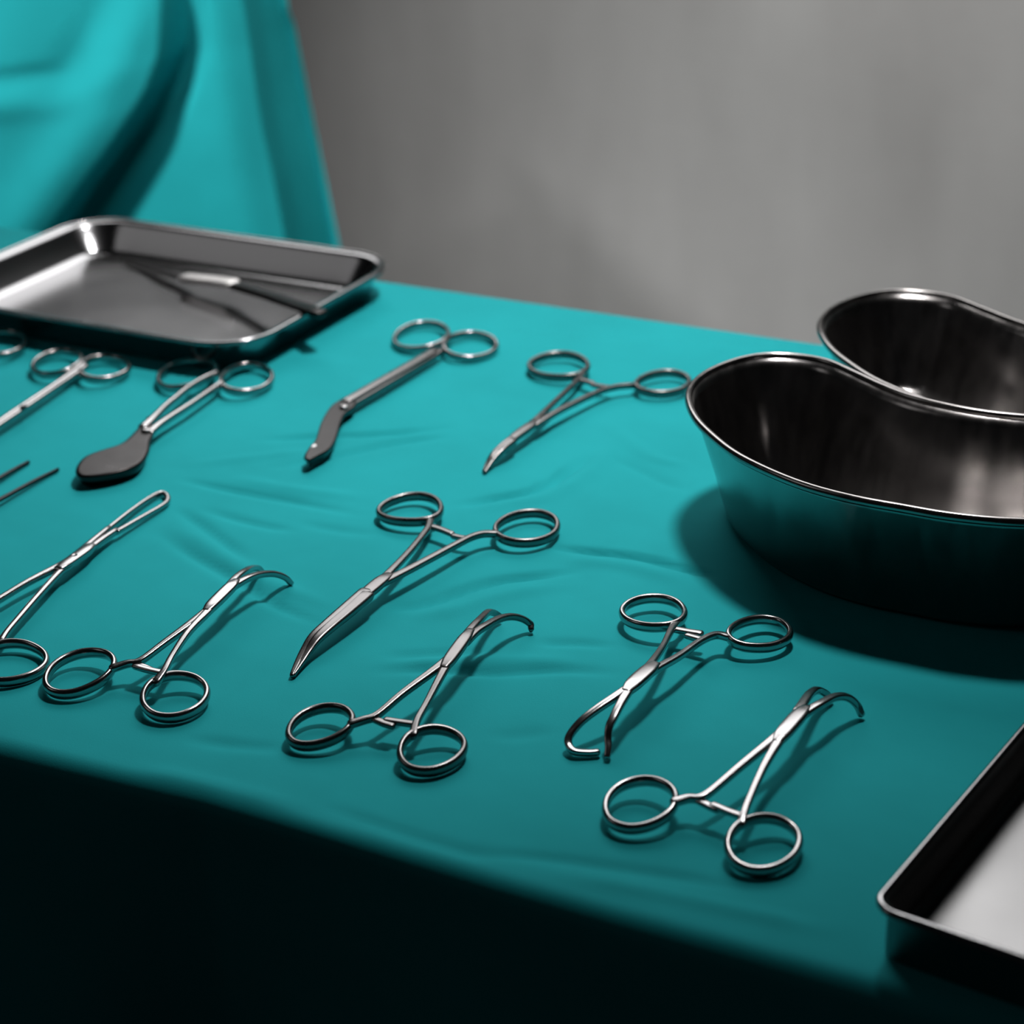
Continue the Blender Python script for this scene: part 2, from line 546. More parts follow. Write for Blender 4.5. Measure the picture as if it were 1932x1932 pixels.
KIDNEY_HALF = [(0, 648.5), (-20, 649), (-42, 654), (-68, 667), (-87, 683), (-101, 699), (-112, 719), (-115, 738), (-112, 755),
               (-104, 770), (-92, 777.5), (-74, 777.5), (-57, 768), (-41, 758), (-25, 751), (0, 747.5)]
kid = [(x, y - 710) for x, y in KIDNEY_HALF] + [(-x, y - 710) for x, y in KIDNEY_HALF[-2:0:-1]]


def kidney_dish(label, x, y, rot, height, scale):
    root = empty('kidney_dish', (x * MM, y * MM, TABLE), label, 'dish', 'kidney dishes on the right')
    root.rotation_euler.z = R(rot)
    O = spline(np.array(kid) * scale, True, 6)
    bm = bmesh.new()
    h = height
    loops_mesh(bm, O, [(21, 0.4), (19, 0.5), (17, 1.4), (15.4, 4), (10.6, 0.42 * h), (2.6, h - 4), (0.8, h - 0.5),
                       (1.6, h - 0.3), (3.4, h - 4), (11.4, 0.42 * h), (16.2, 5.5), (18, 3.2), (21, 1.8), (24, 1.3), (27, 1.3)])
    link('dish_body', bm, M_BASIN, root)
    bm = bmesh.new()
    sweep(bm, [(px, py, h) for px, py in O[::2]], 3.2, 3.6, True, 2.0, sub=2, m=10, under=0)
    link('rolled_rim', bm, M_BASIN, root)
    return root


kidney_dish('front steel kidney dish on the cloth, the larger in view of the two', -190, 710, 0, 52, 1.0)
kidney_dish('rear steel kidney dish tucked behind the front one', -166, 826, 0, 45, 1.08)

# ---------------------------------------------------------------- instruments (all coordinates in mm about each tool's own base)
SPEC = [
    ('towel_clamp', 'towel clamp nearest the viewer, just left of the tray cropped at the front right corner', 'clamp', 'towel clamps lying in the front row', (-199.0, 521.0, 0.0), [
        ('arm', None, [('sweep', [(-15.3, -19.0, 6.6), (-11.6, -15.9, 7.3), (-8.3, -15.0, 7.7), (-5.9, -10.0, 8.4), (-2.0, 5.0, 10.2), (2.1, 20.2, 11.8), (3.6, 28.2, 12.2)], [3.4, 2.9, 2.7, 2.6, 3.0, 3.5, 4.0], 3.0, 0, 3.6)], None, 'tool'),
        ('finger_ring', 'arm0', [('sweep', [(-16.9, -14.8, 6.5), (-20.2, -11.8, 6.7), (-24.5, -10.1, 6.5), (-28.9, -10.1, 6.0), (-32.6, -11.8, 5.4), (-35.3, -15.1, 4.9), (-36.5, -19.6, 4.4), (-36.2, -24.4, 4.0), (-34.5, -28.9, 3.6), (-31.7, -32.3, 3.2), (-28.0, -33.8, 3.0), (-23.9, -33.5, 3.0), (-19.9, -31.2, 3.4), (-16.8, -27.6, 4.1), (-15.0, -23.3, 5.0), (-15.0, -18.8, 5.9)], 2.6, 4.2, 1, 2.3)], None, 'tool'),
        ('jaw', 'arm0', [('sweep', [(5.9, 39.5, 12.4), (7.1, 43.9, 12.4), (8.8, 49.3, 12.2), (10.7, 57.6, 10.9), (13.2, 62.9, 8.8), (15.7, 65.5, 5.5), (17.7, 65.3, 1.9)], [4.0, 3.8, 3.5, 3.2, 3.0, 2.8, 2.5], [3.0, 2.9, 2.9, 2.8, 2.8, 2.7, 2.6], 0, 3.6)], None, 'tool'),
        ('ratchet_bar', 'arm0', [('sweep', [(-8.4, -15.6, 7.1), (-4.4, -16.6, 6.8), (-1.7, -17.0, 6.6)], [3.0, 3.0, 3.0], 2.2, 0, 4)], None, 'tool'),
        ('arm', None, [('sweep', [(8.4, -21.5, 6.6), (7.7, -18.1, 7.3), (6.6, -11.2, 8.1), (4.9, 5.7, 10.2), (4.6, 18.4, 11.8), (4.4, 27.1, 12.2)], [3.4, 2.8, 2.6, 2.8, 3.4, 4.0], 3.0, 0, 3.6)], None, 'tool'),
        ('finger_ring', 'arm1', [('sweep', [(7.9, -21.3, 6.2), (10.3, -17.0, 6.2), (13.6, -13.8, 5.8), (17.4, -12.3, 5.1), (21.2, -12.8, 4.3), (24.3, -15.1, 3.7), (26.4, -18.9, 3.3), (27.2, -23.7, 2.9), (26.5, -28.6, 2.6), (24.4, -32.9, 2.3), (21.1, -35.9, 2.1), (17.1, -37.3, 2.2), (13.1, -36.8, 2.7), (9.8, -34.5, 3.6), (7.6, -30.8, 4.7), (7.0, -26.2, 5.6)], 2.6, 4.2, 1, 2.3)], None, 'tool'),
        ('jaw', 'arm1', [('sweep', [(3.7, 40.4, 12.4), (3.2, 47.0, 12.0), (2.4, 55.4, 10.9), (2.0, 64.3, 8.1), (3.2, 68.7, 5.2), (4.5, 71.2, 2.3)], [4.0, 3.7, 3.4, 3.1, 2.8, 2.5], [3.0, 2.9, 2.9, 2.8, 2.7, 2.6], 0, 3.6)], None, 'tool'),
        ('ratchet_bar', 'arm1', [('sweep', [(7.8, -18.2, 7.2), (2.6, -17.6, 7.2), (-3.4, -16.1, 7.2)], [2.8, 2.8, 2.8], 2.2, 0, 4)], None, 'tool'),
        ('box_joint', None, [('sweep', [(4.1, 20.0, 12.0), (4.4, 26.1, 12.4), (5.0, 38.3, 12.4), (5.6, 43.9, 12.4)], [3.8, 5.9, 5.9, 3.7], [3.1, 3.8, 3.8, 3.2], 0, 4.0)], None, 'tool'),
        ('screw', 'box_joint0', [('disc', (4.8, 31.9, 12.5), 1.2, 3.2)], None, 'tool'),
    ]),
    ('towel_clamp', 'towel clamp in the front row whose jaws point down towards the front', 'clamp', 'towel clamps lying in the front row', (-253.0, 591.0, 0.0), [
        ('arm', None, [('sweep', [(-8.4, 21.5, 6.4), (-6.9, 13.2, 7.5), (-3.6, -1.5, 8.9), (-1.2, -17.2, 10.7), (-0.9, -22.5, 11.1)], [3.4, 2.7, 2.6, 3.2, 4.0], 3.0, 0, 3.6)], None, 'tool'),
        ('finger_ring', 'arm0', [('sweep', [(-8.9, 21.1, 6.2), (-11.9, 18.2, 6.1), (-16.2, 16.7, 5.7), (-21.3, 16.7, 5.3), (-26.1, 18.4, 5.0), (-29.8, 21.5, 4.9), (-31.9, 25.7, 4.9), (-32.0, 30.5, 5.0), (-30.3, 35.1, 5.0), (-27.1, 38.7, 5.0), (-23.1, 40.7, 4.9), (-18.7, 40.6, 4.9), (-14.4, 38.4, 5.1), (-10.9, 34.6, 5.4), (-8.5, 30.0, 5.8), (-7.8, 25.2, 6.1)], 2.6, 4.2, 1, 2.3)], None, 'tool'),
        ('jaw', 'arm0', [('sweep', [(-0.4, -35.9, 11.7), (-2.1, -43.1, 11.4), (-5.3, -51.3, 10.0), (-8.4, -58.3, 7.8), (-10.3, -63.1, 4.6), (-9.7, -66.0, 2.8), (-6.8, -67.9, 1.9), (-2.6, -66.3, 1.5), (0.4, -64.3, 1.4)], [3.5, 3.4, 3.2, 3.0, 2.9, 2.8, 2.6, 2.4, 2.3], [3.0, 2.9, 2.9, 2.8, 2.7, 2.6, 2.6, 2.5, 2.4], 0, 3.6)], None, 'tool'),
        ('ratchet_bar', 'arm0', [('sweep', [(-7.0, 16.8, 6.8), (-1.2, 17.1, 6.8), (3.1, 17.8, 6.8)], [3.0, 3.0, 3.0], 2.2, 0, 4)], None, 'tool'),
        ('arm', None, [('sweep', [(13.1, 20.1, 6.4), (8.8, 18.0, 7.3), (6.4, 9.8, 8.2), (4.7, -6.4, 9.6), (2.2, -19.4, 10.9), (1.5, -24.6, 11.3)], [3.4, 2.8, 2.6, 2.8, 3.4, 4.0], 3.0, 0, 3.6)], None, 'tool'),
        ('finger_ring', 'arm1', [('sweep', [(13.3, 20.1, 5.9), (11.8, 23.3, 6.1), (11.5, 27.7, 6.0), (12.4, 32.6, 5.7), (14.4, 37.1, 5.3), (17.3, 40.4, 5.0), (20.8, 42.0, 4.7), (24.7, 41.7, 4.6), (28.1, 39.5, 4.5), (30.7, 36.1, 4.4), (31.6, 31.9, 4.2), (30.6, 27.6, 4.1), (28.0, 23.6, 4.1), (24.1, 20.5, 4.4), (19.9, 18.7, 4.8), (16.1, 18.5, 5.4)], 2.6, 4.2, 1, 2.3)], None, 'tool'),
        ('jaw', 'arm1', [('sweep', [(0.3, -39.2, 11.7), (1.1, -48.0, 10.9), (1.7, -54.3, 9.6), (1.7, -57.8, 7.8), (2.4, -60.5, 5.0), (3.7, -63.0, 3.2), (4.4, -65.3, 1.4)], [3.5, 3.3, 3.1, 2.9, 2.7, 2.5, 2.3], [3.0, 2.9, 2.8, 2.7, 2.6, 2.5, 2.4], 0, 3.6)], None, 'tool'),
        ('ratchet_bar', 'arm1', [('sweep', [(5.3, 14.0, 6.5), (2.0, 14.3, 6.5), (-1.0, 14.7, 6.5)], [2.8, 2.8, 2.8], 2.2, 0, 4)], None, 'tool'),
        ('box_joint', None, [('sweep', [(0.9, -18.2, 11.3), (0.5, -23.7, 11.4), (-0.0, -34.1, 11.7), (-0.1, -40.2, 11.7)], [4.1, 6.3, 6.3, 4.0], [3.1, 3.8, 3.8, 3.2], 0, 4.0)], None, 'tool'),
        ('screw', 'box_joint0', [('disc', (0.4, -29.8, 11.8), 1.2, 3.2)], None, 'tool'),
    ]),
    ('towel_clamp', 'towel clamp furthest left in the front row, its ring beside the slotted forceps ring', 'clamp', 'towel clamps lying in the front row', (-421.0, 518.0, 0.0), [
        ('arm', None, [('sweep', [(-9.9, -21.0, 6.6), (-6.3, -16.9, 7.3), (-2.7, -13.8, 7.7), (-1.1, -1.5, 9.1), (0.9, 14.2, 10.9), (1.3, 25.5, 11.7)], [3.4, 2.8, 2.6, 2.8, 3.4, 4.0], 3.0, 0, 3.6)], None, 'tool'),
        ('finger_ring', 'arm0', [('sweep', [(-11.8, -17.5, 6.0), (-15.2, -14.3, 6.2), (-19.7, -12.5, 6.0), (-24.5, -12.5, 5.6), (-28.8, -14.3, 5.2), (-31.7, -17.7, 4.8), (-33.1, -22.4, 4.5), (-32.7, -27.7, 4.1), (-30.8, -32.7, 3.6), (-27.7, -36.5, 3.1), (-23.8, -38.4, 2.7), (-19.5, -38.1, 2.6), (-15.4, -35.8, 2.9), (-12.2, -31.8, 3.6), (-10.2, -26.9, 4.5), (-10.1, -21.9, 5.4)], 2.6, 4.2, 1, 2.3)], None, 'tool'),
        ('jaw', 'arm0', [('sweep', [(-0.7, 42.3, 12.1), (-0.4, 47.2, 12.0), (-0.1, 52.7, 11.5), (0.6, 58.9, 10.2), (2.3, 64.9, 8.1), (4.4, 69.1, 5.2), (5.7, 71.2, 1.9)], [3.5, 3.3, 3.1, 2.9, 2.7, 2.5, 2.3], [3.0, 2.9, 2.8, 2.7, 2.6, 2.5, 2.4], 0, 3.6)], None, 'tool'),
        ('ratchet_bar', 'arm0', [('sweep', [(-3.8, -15.6, 7.1), (0.3, -15.8, 6.8), (3.8, -16.4, 6.6)], [3.0, 3.0, 3.0], 2.2, 0, 4)], None, 'tool'),
        ('arm', None, [('sweep', [(10.6, -22.5, 6.6), (9.9, -16.6, 7.7), (7.2, -7.9, 8.8), (3.8, 6.7, 10.6), (2.2, 20.1, 11.5), (1.1, 27.2, 11.7)], [3.4, 2.8, 2.6, 2.8, 3.4, 4.0], 3.0, 0, 3.6)], None, 'tool'),
        ('finger_ring', 'arm1', [('sweep', [(9.7, -19.7, 6.2), (12.0, -15.8, 6.2), (15.6, -13.2, 5.7), (19.7, -12.2, 5.0), (23.8, -13.0, 4.1), (27.2, -15.6, 3.5), (29.5, -19.5, 3.0), (30.4, -24.1, 2.6), (29.7, -28.7, 2.4), (27.5, -32.6, 2.2), (24.1, -35.1, 2.2), (19.9, -36.0, 2.4), (15.8, -35.1, 3.0), (12.1, -32.6, 3.8), (9.7, -28.8, 4.8), (8.8, -24.3, 5.7)], 2.6, 4.2, 1, 2.3)], None, 'tool'),
        ('jaw', 'arm1', [('sweep', [(-2.6, 42.9, 12.1), (-4.4, 50.5, 11.7), (-5.5, 57.1, 10.9), (-7.5, 64.0, 8.8), (-9.8, 71.4, 5.2), (-9.9, 74.1, 2.3)], [3.5, 3.3, 3.0, 2.8, 2.5, 2.3], [3.0, 2.9, 2.8, 2.6, 2.5, 2.4], 0, 3.6)], None, 'tool'),
        ('ratchet_bar', 'arm1', [('sweep', [(9.6, -17.0, 7.2), (3.4, -17.3, 7.2), (-2.7, -17.1, 7.2)], [2.8, 2.8, 2.8], 2.2, 0, 4)], None, 'tool'),
        ('box_joint', None, [('sweep', [(1.5, 21.8, 11.7), (0.9, 26.9, 12.0), (-0.7, 40.2, 12.4), (-1.5, 45.7, 12.4)], [3.5, 5.3, 5.3, 3.4], [3.1, 3.8, 3.8, 3.2], 0, 4.0)], None, 'tool'),
        ('screw', 'box_joint0', [('disc', (0.6, 32.8, 12.5), 1.2, 3.2)], None, 'tool'),
    ]),
    ('towel_clamp', 'towel clamp second from left in the front row, just below the long curved scissors', 'clamp', 'towel clamps lying in the front row', (-321.0, 524.0, 0.0), [
        ('arm', None, [('sweep', [(-11.4, -24.0, 6.6), (-8.0, -20.7, 7.3), (-5.3, -16.6, 7.7), (-3.1, -3.1, 9.5), (0.3, 13.3, 11.2), (1.4, 22.9, 11.7)], [3.4, 2.8, 2.6, 2.8, 3.4, 4.0], 3.0, 0, 3.6)], None, 'dull'),
        ('finger_ring', 'arm0', [('sweep', [(-13.1, -20.3, 6.1), (-16.1, -17.5, 6.2), (-19.9, -15.8, 6.0), (-24.0, -15.7, 5.6), (-27.6, -17.2, 5.2), (-30.2, -20.2, 4.9), (-31.6, -24.3, 4.7), (-31.8, -28.9, 4.3), (-30.7, -33.1, 3.7), (-28.5, -36.2, 3.2), (-25.3, -37.6, 2.7), (-21.5, -37.2, 2.7), (-17.6, -35.1, 3.1), (-14.2, -31.8, 3.9), (-12.1, -27.9, 4.8), (-11.7, -23.9, 5.6)], 2.6, 4.2, 1, 2.3)], None, 'dull'),
        ('jaw', 'arm0', [('sweep', [(1.4, 34.6, 12.2), (0.9, 42.8, 12.0), (1.4, 49.9, 11.5), (2.1, 58.8, 10.2), (3.5, 65.8, 8.1), (5.7, 70.2, 5.5), (7.8, 71.8, 3.0), (8.8, 70.6, 1.6)], [3.5, 3.3, 3.2, 3.0, 2.8, 2.6, 2.5, 2.3], [3.0, 2.9, 2.8, 2.7, 2.7, 2.6, 2.5, 2.4], 0, 3.6)], None, 'dull'),
        ('ratchet_bar', 'arm0', [('sweep', [(-5.6, -18.6, 7.1), (-1.1, -19.2, 6.8), (1.9, -19.0, 6.6)], [3.0, 3.0, 3.0], 2.2, 0, 4)], None, 'dull'),
        ('arm', None, [('sweep', [(11.5, -21.4, 6.6), (9.1, -14.6, 7.7), (7.3, -4.9, 8.8), (3.8, 13.2, 11.2), (1.9, 23.9, 11.7)], [3.4, 2.7, 2.6, 3.2, 4.0], 3.0, 0, 3.6)], None, 'dull'),
        ('finger_ring', 'arm1', [('sweep', [(11.6, -18.3, 6.3), (14.4, -14.8, 6.2), (18.0, -12.6, 5.6), (21.8, -12.0, 4.7), (25.2, -13.0, 3.9), (27.8, -15.7, 3.3), (29.0, -19.5, 2.8), (28.9, -24.0, 2.5), (27.5, -28.3, 2.3), (25.0, -31.9, 2.2), (21.6, -34.1, 2.3), (18.0, -34.7, 2.6), (14.5, -33.5, 3.2), (11.7, -30.7, 4.2), (10.2, -26.8, 5.2), (10.1, -22.5, 6.0)], 2.6, 4.2, 1, 2.3)], None, 'dull'),
        ('jaw', 'arm1', [('sweep', [(-1.0, 37.4, 12.1), (-2.3, 46.6, 11.7), (-3.4, 54.3, 10.9), (-5.5, 63.9, 8.8), (-6.5, 70.5, 5.2), (-5.8, 73.3, 2.7)], [3.5, 3.3, 3.0, 2.8, 2.5, 2.3], [3.0, 2.9, 2.8, 2.6, 2.5, 2.4], 0, 3.6)], None, 'dull'),
        ('ratchet_bar', 'arm1', [('sweep', [(9.4, -15.8, 7.2), (3.6, -16.7, 7.1), (-1.5, -17.5, 7.1)], [2.8, 2.8, 2.8], 2.2, 0, 4)], None, 'dull'),
        ('box_joint', None, [('sweep', [(3.1, 15.2, 11.7), (2.3, 21.3, 12.0), (0.3, 35.1, 12.4), (-0.7, 41.8, 12.4)], [3.3, 5.1, 5.1, 3.2], [3.1, 3.8, 3.8, 3.2], 0, 4.0)], None, 'dull'),
        ('screw', 'box_joint0', [('disc', (1.6, 27.6, 12.5), 1.2, 3.2)], None, 'dull'),
    ]),
    ('needle_holder', 'needle holder at the back right, one ring tucked against the front kidney dish', 'needle holder', None, (-395.0, 810.0, 0.0), [
        ('arm', None, [('sweep', [(-12.0, 26.4, 4.2), (-8.9, 12.5, 5.0), (-6.1, -14.5, 5.7), (-3.4, -39.0, 6.4), (-2.7, -51.2, 6.4)], [3.4, 2.7, 2.6, 3.2, 4.0], 3.0, 0, 3.6)], None, 'dull'),
        ('finger_ring', 'arm0', [('sweep', [(-12.8, 24.0, 4.1), (-16.0, 20.2, 3.9), (-21.2, 17.9, 3.6), (-27.5, 17.5, 3.3), (-33.7, 18.9, 3.2), (-38.7, 22.3, 3.3), (-41.8, 27.2, 3.5), (-42.5, 33.0, 3.7), (-41.0, 38.9, 3.9), (-37.5, 43.7, 4.1), (-32.7, 46.5, 4.2), (-27.1, 46.8, 4.2), (-21.6, 44.4, 4.2), (-16.8, 40.1, 4.3), (-13.3, 34.6, 4.3), (-11.9, 29.0, 4.2)], 2.6, 4.2, 1, 2.3)], None, 'dull'),
        ('jaw', 'arm0', [('sweep', [(-2.7, -66.8, 6.1), (-3.5, -74.0, 5.7), (-4.5, -81.2, 4.2), (-4.6, -85.8, 2.4), (-3.5, -91.9, 1.0)], [3.6, 3.1, 2.6, 2.1, 1.6], [4.5, 3.8, 3.1, 2.4, 1.7], 0, 3.6)], None, 'dull'),
        ('ratchet_bar', 'arm0', [('sweep', [(-9.6, 16.8, 5.0), (-5.3, 15.6, 5.0), (-1.1, 14.4, 5.0)], [3.0, 3.0, 3.0], 2.2, 0, 4)], None, 'dull'),
        ('arm', None, [('sweep', [(18.9, 22.0, 4.2), (16.8, 19.1, 5.0), (11.4, 13.5, 5.3), (7.1, 3.1, 5.7), (1.6, -26.2, 6.4), (-0.8, -46.9, 6.4)], [3.4, 2.8, 2.6, 2.8, 3.4, 4.0], 3.0, 0, 3.6)], None, 'dull'),
        ('finger_ring', 'arm1', [('sweep', [(18.6, 21.3, 4.1), (17.2, 25.9, 4.2), (17.5, 31.5, 4.3), (19.2, 37.0, 4.3), (22.2, 41.6, 4.2), (26.1, 44.4, 4.1), (30.4, 44.9, 3.9), (34.7, 43.2, 3.8), (38.2, 39.6, 3.7), (40.4, 34.7, 3.6), (40.7, 29.4, 3.4), (39.0, 24.5, 3.3), (35.5, 20.4, 3.3), (30.9, 17.8, 3.4), (26.0, 17.0, 3.6), (21.7, 18.2, 3.8)], 2.6, 4.2, 1, 2.3)], None, 'dull'),
        ('jaw', 'arm1', [('sweep', [(-0.9, -68.6, 6.1), (-1.5, -75.7, 5.7), (-2.7, -81.7, 4.2), (-3.1, -87.0, 2.4), (-2.8, -92.2, 1.0)], [3.6, 3.1, 2.6, 2.1, 1.6], [4.5, 3.8, 3.1, 2.4, 1.7], 0, 3.6)], None, 'dull'),
        ('ratchet_bar', 'arm1', [('sweep', [(9.3, 12.4, 5.1), (4.7, 12.3, 5.0), (-0.2, 12.5, 5.0)], [2.8, 2.8, 2.8], 2.2, 0, 4)], None, 'dull'),
        ('box_joint', None, [('sweep', [(-2.4, -42.8, 6.4), (-2.1, -49.6, 6.4), (-2.7, -61.7, 6.2), (-2.6, -70.5, 6.0)], [3.3, 5.1, 5.1, 3.2], [3.1, 3.8, 3.8, 3.2], 0, 4.0)], None, 'dull'),
        ('screw', 'box_joint0', [('disc', (-2.2, -55.8, 6.4), 1.2, 3.2)], None, 'dull'),
    ]),
    ('surgical_scissors', 'long curved surgical scissors open at the rings in the middle of the cloth', 'scissors', None, (-377.0, 630.0, 0.0), [
        ('arm', None, [('sweep', [(-12.8, 25.6, 5.2), (-9.3, 16.8, 5.7), (-4.6, -4.7, 6.6), (-1.2, -26.9, 7.5), (-0.1, -37.9, 7.5)], [3.4, 2.9, 3.0, 3.5, 4.2], 3.0, 0, 3.6)], None, 'dull'),
        ('finger_ring', 'arm0', [('sweep', [(-37.3, 25.4, 3.5), (-39.7, 29.5, 3.5), (-40.0, 34.8, 3.7), (-38.4, 40.3, 3.9), (-35.3, 44.8, 4.1), (-31.0, 47.5, 4.2), (-26.2, 47.7, 4.3), (-21.3, 45.4, 4.5), (-17.0, 41.3, 4.7), (-13.9, 36.4, 4.9), (-12.5, 31.5, 5.0), (-13.5, 27.4, 5.0), (-16.6, 24.3, 4.8), (-21.6, 22.5, 4.4), (-27.4, 21.9, 4.0), (-32.9, 22.8, 3.7)], 2.6, 4.2, 1, 2.3)], None, 'dull'),
        ('jaw', 'arm0', [('sweep', [(-0.5, -45.9, 7.5), (-0.8, -60.9, 7.0), (-1.3, -73.2, 6.3), (-1.9, -80.8, 5.4), (-1.2, -88.1, 3.7), (0.2, -95.1, 2.3), (2.0, -101.9, 1.1)], [6.4, 5.6, 4.9, 4.1, 3.3, 2.6, 1.8], [4.5, 4.1, 3.6, 3.2, 2.8, 2.3, 1.9], 0, 3.6)], None, 'dull'),
        ('ratchet_bar', 'arm0', [('sweep', [(-9.9, 20.5, 5.5), (-4.4, 19.6, 5.5), (1.5, 17.8, 5.5)], [3.0, 3.0, 3.0], 2.2, 0, 4)], None, 'dull'),
        ('arm', None, [('sweep', [(18.1, 26.1, 5.2), (13.8, 22.2, 6.0), (11.1, 16.5, 6.3), (9.3, 7.4, 6.6), (4.6, -18.5, 7.2), (0.8, -35.5, 7.5)], [3.4, 3.0, 2.9, 3.1, 3.6, 4.2], 3.0, 0, 3.6)], None, 'dull'),
        ('finger_ring', 'arm1', [('sweep', [(17.2, 26.9, 4.6), (14.6, 31.3, 4.7), (13.6, 36.9, 4.6), (14.3, 42.8, 4.5), (16.6, 48.1, 4.3), (20.1, 51.8, 4.1), (24.3, 53.4, 3.9), (28.8, 52.7, 3.7), (32.9, 49.8, 3.6), (35.9, 45.2, 3.4), (37.4, 39.7, 3.3), (36.8, 34.1, 3.3), (34.4, 29.2, 3.5), (30.5, 25.6, 3.8), (25.8, 23.9, 4.1), (21.1, 24.4, 4.4)], 2.6, 4.2, 1, 2.3)], None, 'dull'),
        ('jaw', 'arm1', [('sweep', [(1.0, -47.7, 7.5), (1.0, -61.9, 7.0), (0.5, -74.2, 6.3), (0.3, -82.0, 5.4), (0.5, -88.2, 3.7), (1.3, -94.6, 2.3), (2.3, -101.3, 1.1)], [6.4, 5.6, 4.9, 4.1, 3.3, 2.6, 1.8], [4.5, 4.1, 3.6, 3.2, 2.8, 2.3, 1.9], 0, 3.6)], None, 'dull'),
        ('ratchet_bar', 'arm1', [('sweep', [(11.0, 17.5, 5.6), (7.2, 16.3, 5.4), (2.9, 16.6, 5.4)], [2.8, 2.8, 2.8], 2.2, 0, 4)], None, 'dull'),
        ('box_joint', None, [('sweep', [(0.2, -29.2, 7.6), (-0.0, -34.9, 7.7), (0.1, -46.9, 7.6), (-0.1, -53.5, 7.5)], [3.8, 5.9, 5.9, 3.7], [3.1, 3.8, 3.8, 3.2], 0, 4.0)], None, 'dull'),
        ('screw', 'box_joint0', [('disc', (0.5, -41.6, 7.9), 1.2, 3.2)], None, 'dull'),
    ]),
    ('bandage_scissors', 'closed angled bandage scissors lying alone at the back, centre of the cloth', 'scissors', None, (-490.0, 828.0, 0.0), [
        ('blade', None, [('sweep', [(3.4, 2.3, 5.8), (2.9, -12.7, 5.8), (0.9, -45.2, 5.8), (-0.8, -69.9, 5.5), (-1.9, -74.8, 4.9)], [4.6, 5.4, 5.6, 5.8, 5.0], 4.2, 0, 4)], None, 'dull'),
        ('cutting_edge', 'blade0', [('plate', [(-3.2, -65.9), (-5.4, -72.9), (-4.6, -83.5), (1.8, -101.5), (10.2, -119.1), (13.1, -129.9), (17.0, -138.6), (20.3, -139.8), (21.3, -133.5), (21.7, -125.4), (18.1, -114.3), (10.5, -98.3), (5.8, -86.2), (4.8, -75.0)], 6.4, 4.2, 0.6)], 'angled lower blade', 'dark'),
        ('probe_tip', 'blade0', [('sweep', [(13.7, -125.3, 5.5), (14.5, -131.5, 4.4), (14.7, -134.5, 3.3)], [3.4, 3.2, 2.0], 2.6, 0, 2.6)], None, 'tool'),
        ('blade', None, [('sweep', [(4.8, 6.4, 4.9), (4.2, -9.8, 4.5), (2.7, -44.4, 4.5), (1.1, -69.3, 4.2), (0.2, -74.6, 3.9)], [4.0, 4.4, 4.6, 4.6, 4.0], 3.6, 0, 4)], None, 'dull'),
        ('finger_ring', 'blade0', [('sweep', [(-1.9, 23.2, 4.5), (-4.2, 30.1, 4.4), (-8.5, 36.4, 4.2), (-13.9, 41.1, 3.9), (-19.6, 43.5, 3.7), (-24.8, 43.0, 3.5), (-28.9, 39.7, 3.4), (-31.3, 34.1, 3.2), (-31.8, 27.0, 2.9), (-30.1, 19.7, 2.5), (-26.5, 13.4, 2.4), (-21.2, 9.0, 2.4), (-15.1, 7.1, 2.8), (-9.2, 8.0, 3.3), (-4.5, 11.3, 3.9), (-1.9, 16.6, 4.3)], 2.6, 4.2, 1, 2.3)], None, 'tool'),
        ('finger_ring', 'blade1', [('sweep', [(1.0, 16.6, 4.5), (-0.8, 23.4, 4.3), (-0.8, 30.0, 4.0), (1.2, 35.4, 3.6), (4.8, 38.9, 3.3), (9.8, 39.9, 3.1), (15.4, 38.4, 2.9), (20.5, 34.7, 2.7), (24.2, 29.3, 2.4), (25.9, 23.0, 2.2), (25.3, 16.6, 2.1), (22.7, 11.1, 2.3), (18.5, 7.3, 2.7), (13.5, 5.9, 3.3), (8.6, 7.1, 3.9), (4.2, 10.9, 4.3)], 2.6, 4.2, 1, 2.3)], None, 'tool'),
        ('screw', 'blade0', [('disc', (1.8, -81.5, 6.9), 2.0, 1.6)], None, 'tool'),
    ]),
    ('plaster_shears', 'heavy dark shears with a broad blunt paddle blade, below the top left tray', 'scissors', None, (-568.0, 749.0, 0.0), [
        ('shank', None, [('sweep', [(-2.3, 11.3, 5.8), (-3.6, 2.8, 5.8), (-2.5, -11.9, 6.2), (-0.2, -24.5, 6.2), (1.7, -35.5, 6.2), (6.1, -53.0, 6.2), (7.1, -60.5, 5.8)], [3.2, 3.0, 3.0, 3.0, 3.4, 4.4, 5.0], 4.0, 0, 2.6)], None, 'tool'),
        ('shank', None, [('sweep', [(7.7, 1.5, 5.8), (8.7, -5.7, 5.8), (11.4, -29.0, 6.2), (12.2, -45.3, 6.2), (13.0, -56.3, 6.2), (13.9, -64.4, 5.8)], [3.2, 3.2, 3.0, 3.2, 3.8, 4.5], 4.0, 0, 2.6)], None, 'tool'),
        ('finger_ring', 'shank0', [('sweep', [(-7.2, 17.9, 5.3), (-12.2, 22.7, 5.0), (-18.2, 25.3, 4.7), (-24.1, 25.6, 4.3), (-28.9, 23.3, 4.0), (-32.0, 18.7, 3.8), (-33.0, 12.5, 3.5), (-31.8, 5.7, 3.3), (-28.6, -0.9, 3.1), (-24.1, -5.9, 3.0), (-18.6, -8.7, 3.1), (-13.1, -8.8, 3.5), (-8.1, -6.2, 4.0), (-4.6, -1.3, 4.6), (-3.1, 5.0, 5.1), (-4.0, 11.7, 5.3)], 2.6, 4.2, 1, 2.3)], None, 'tool'),
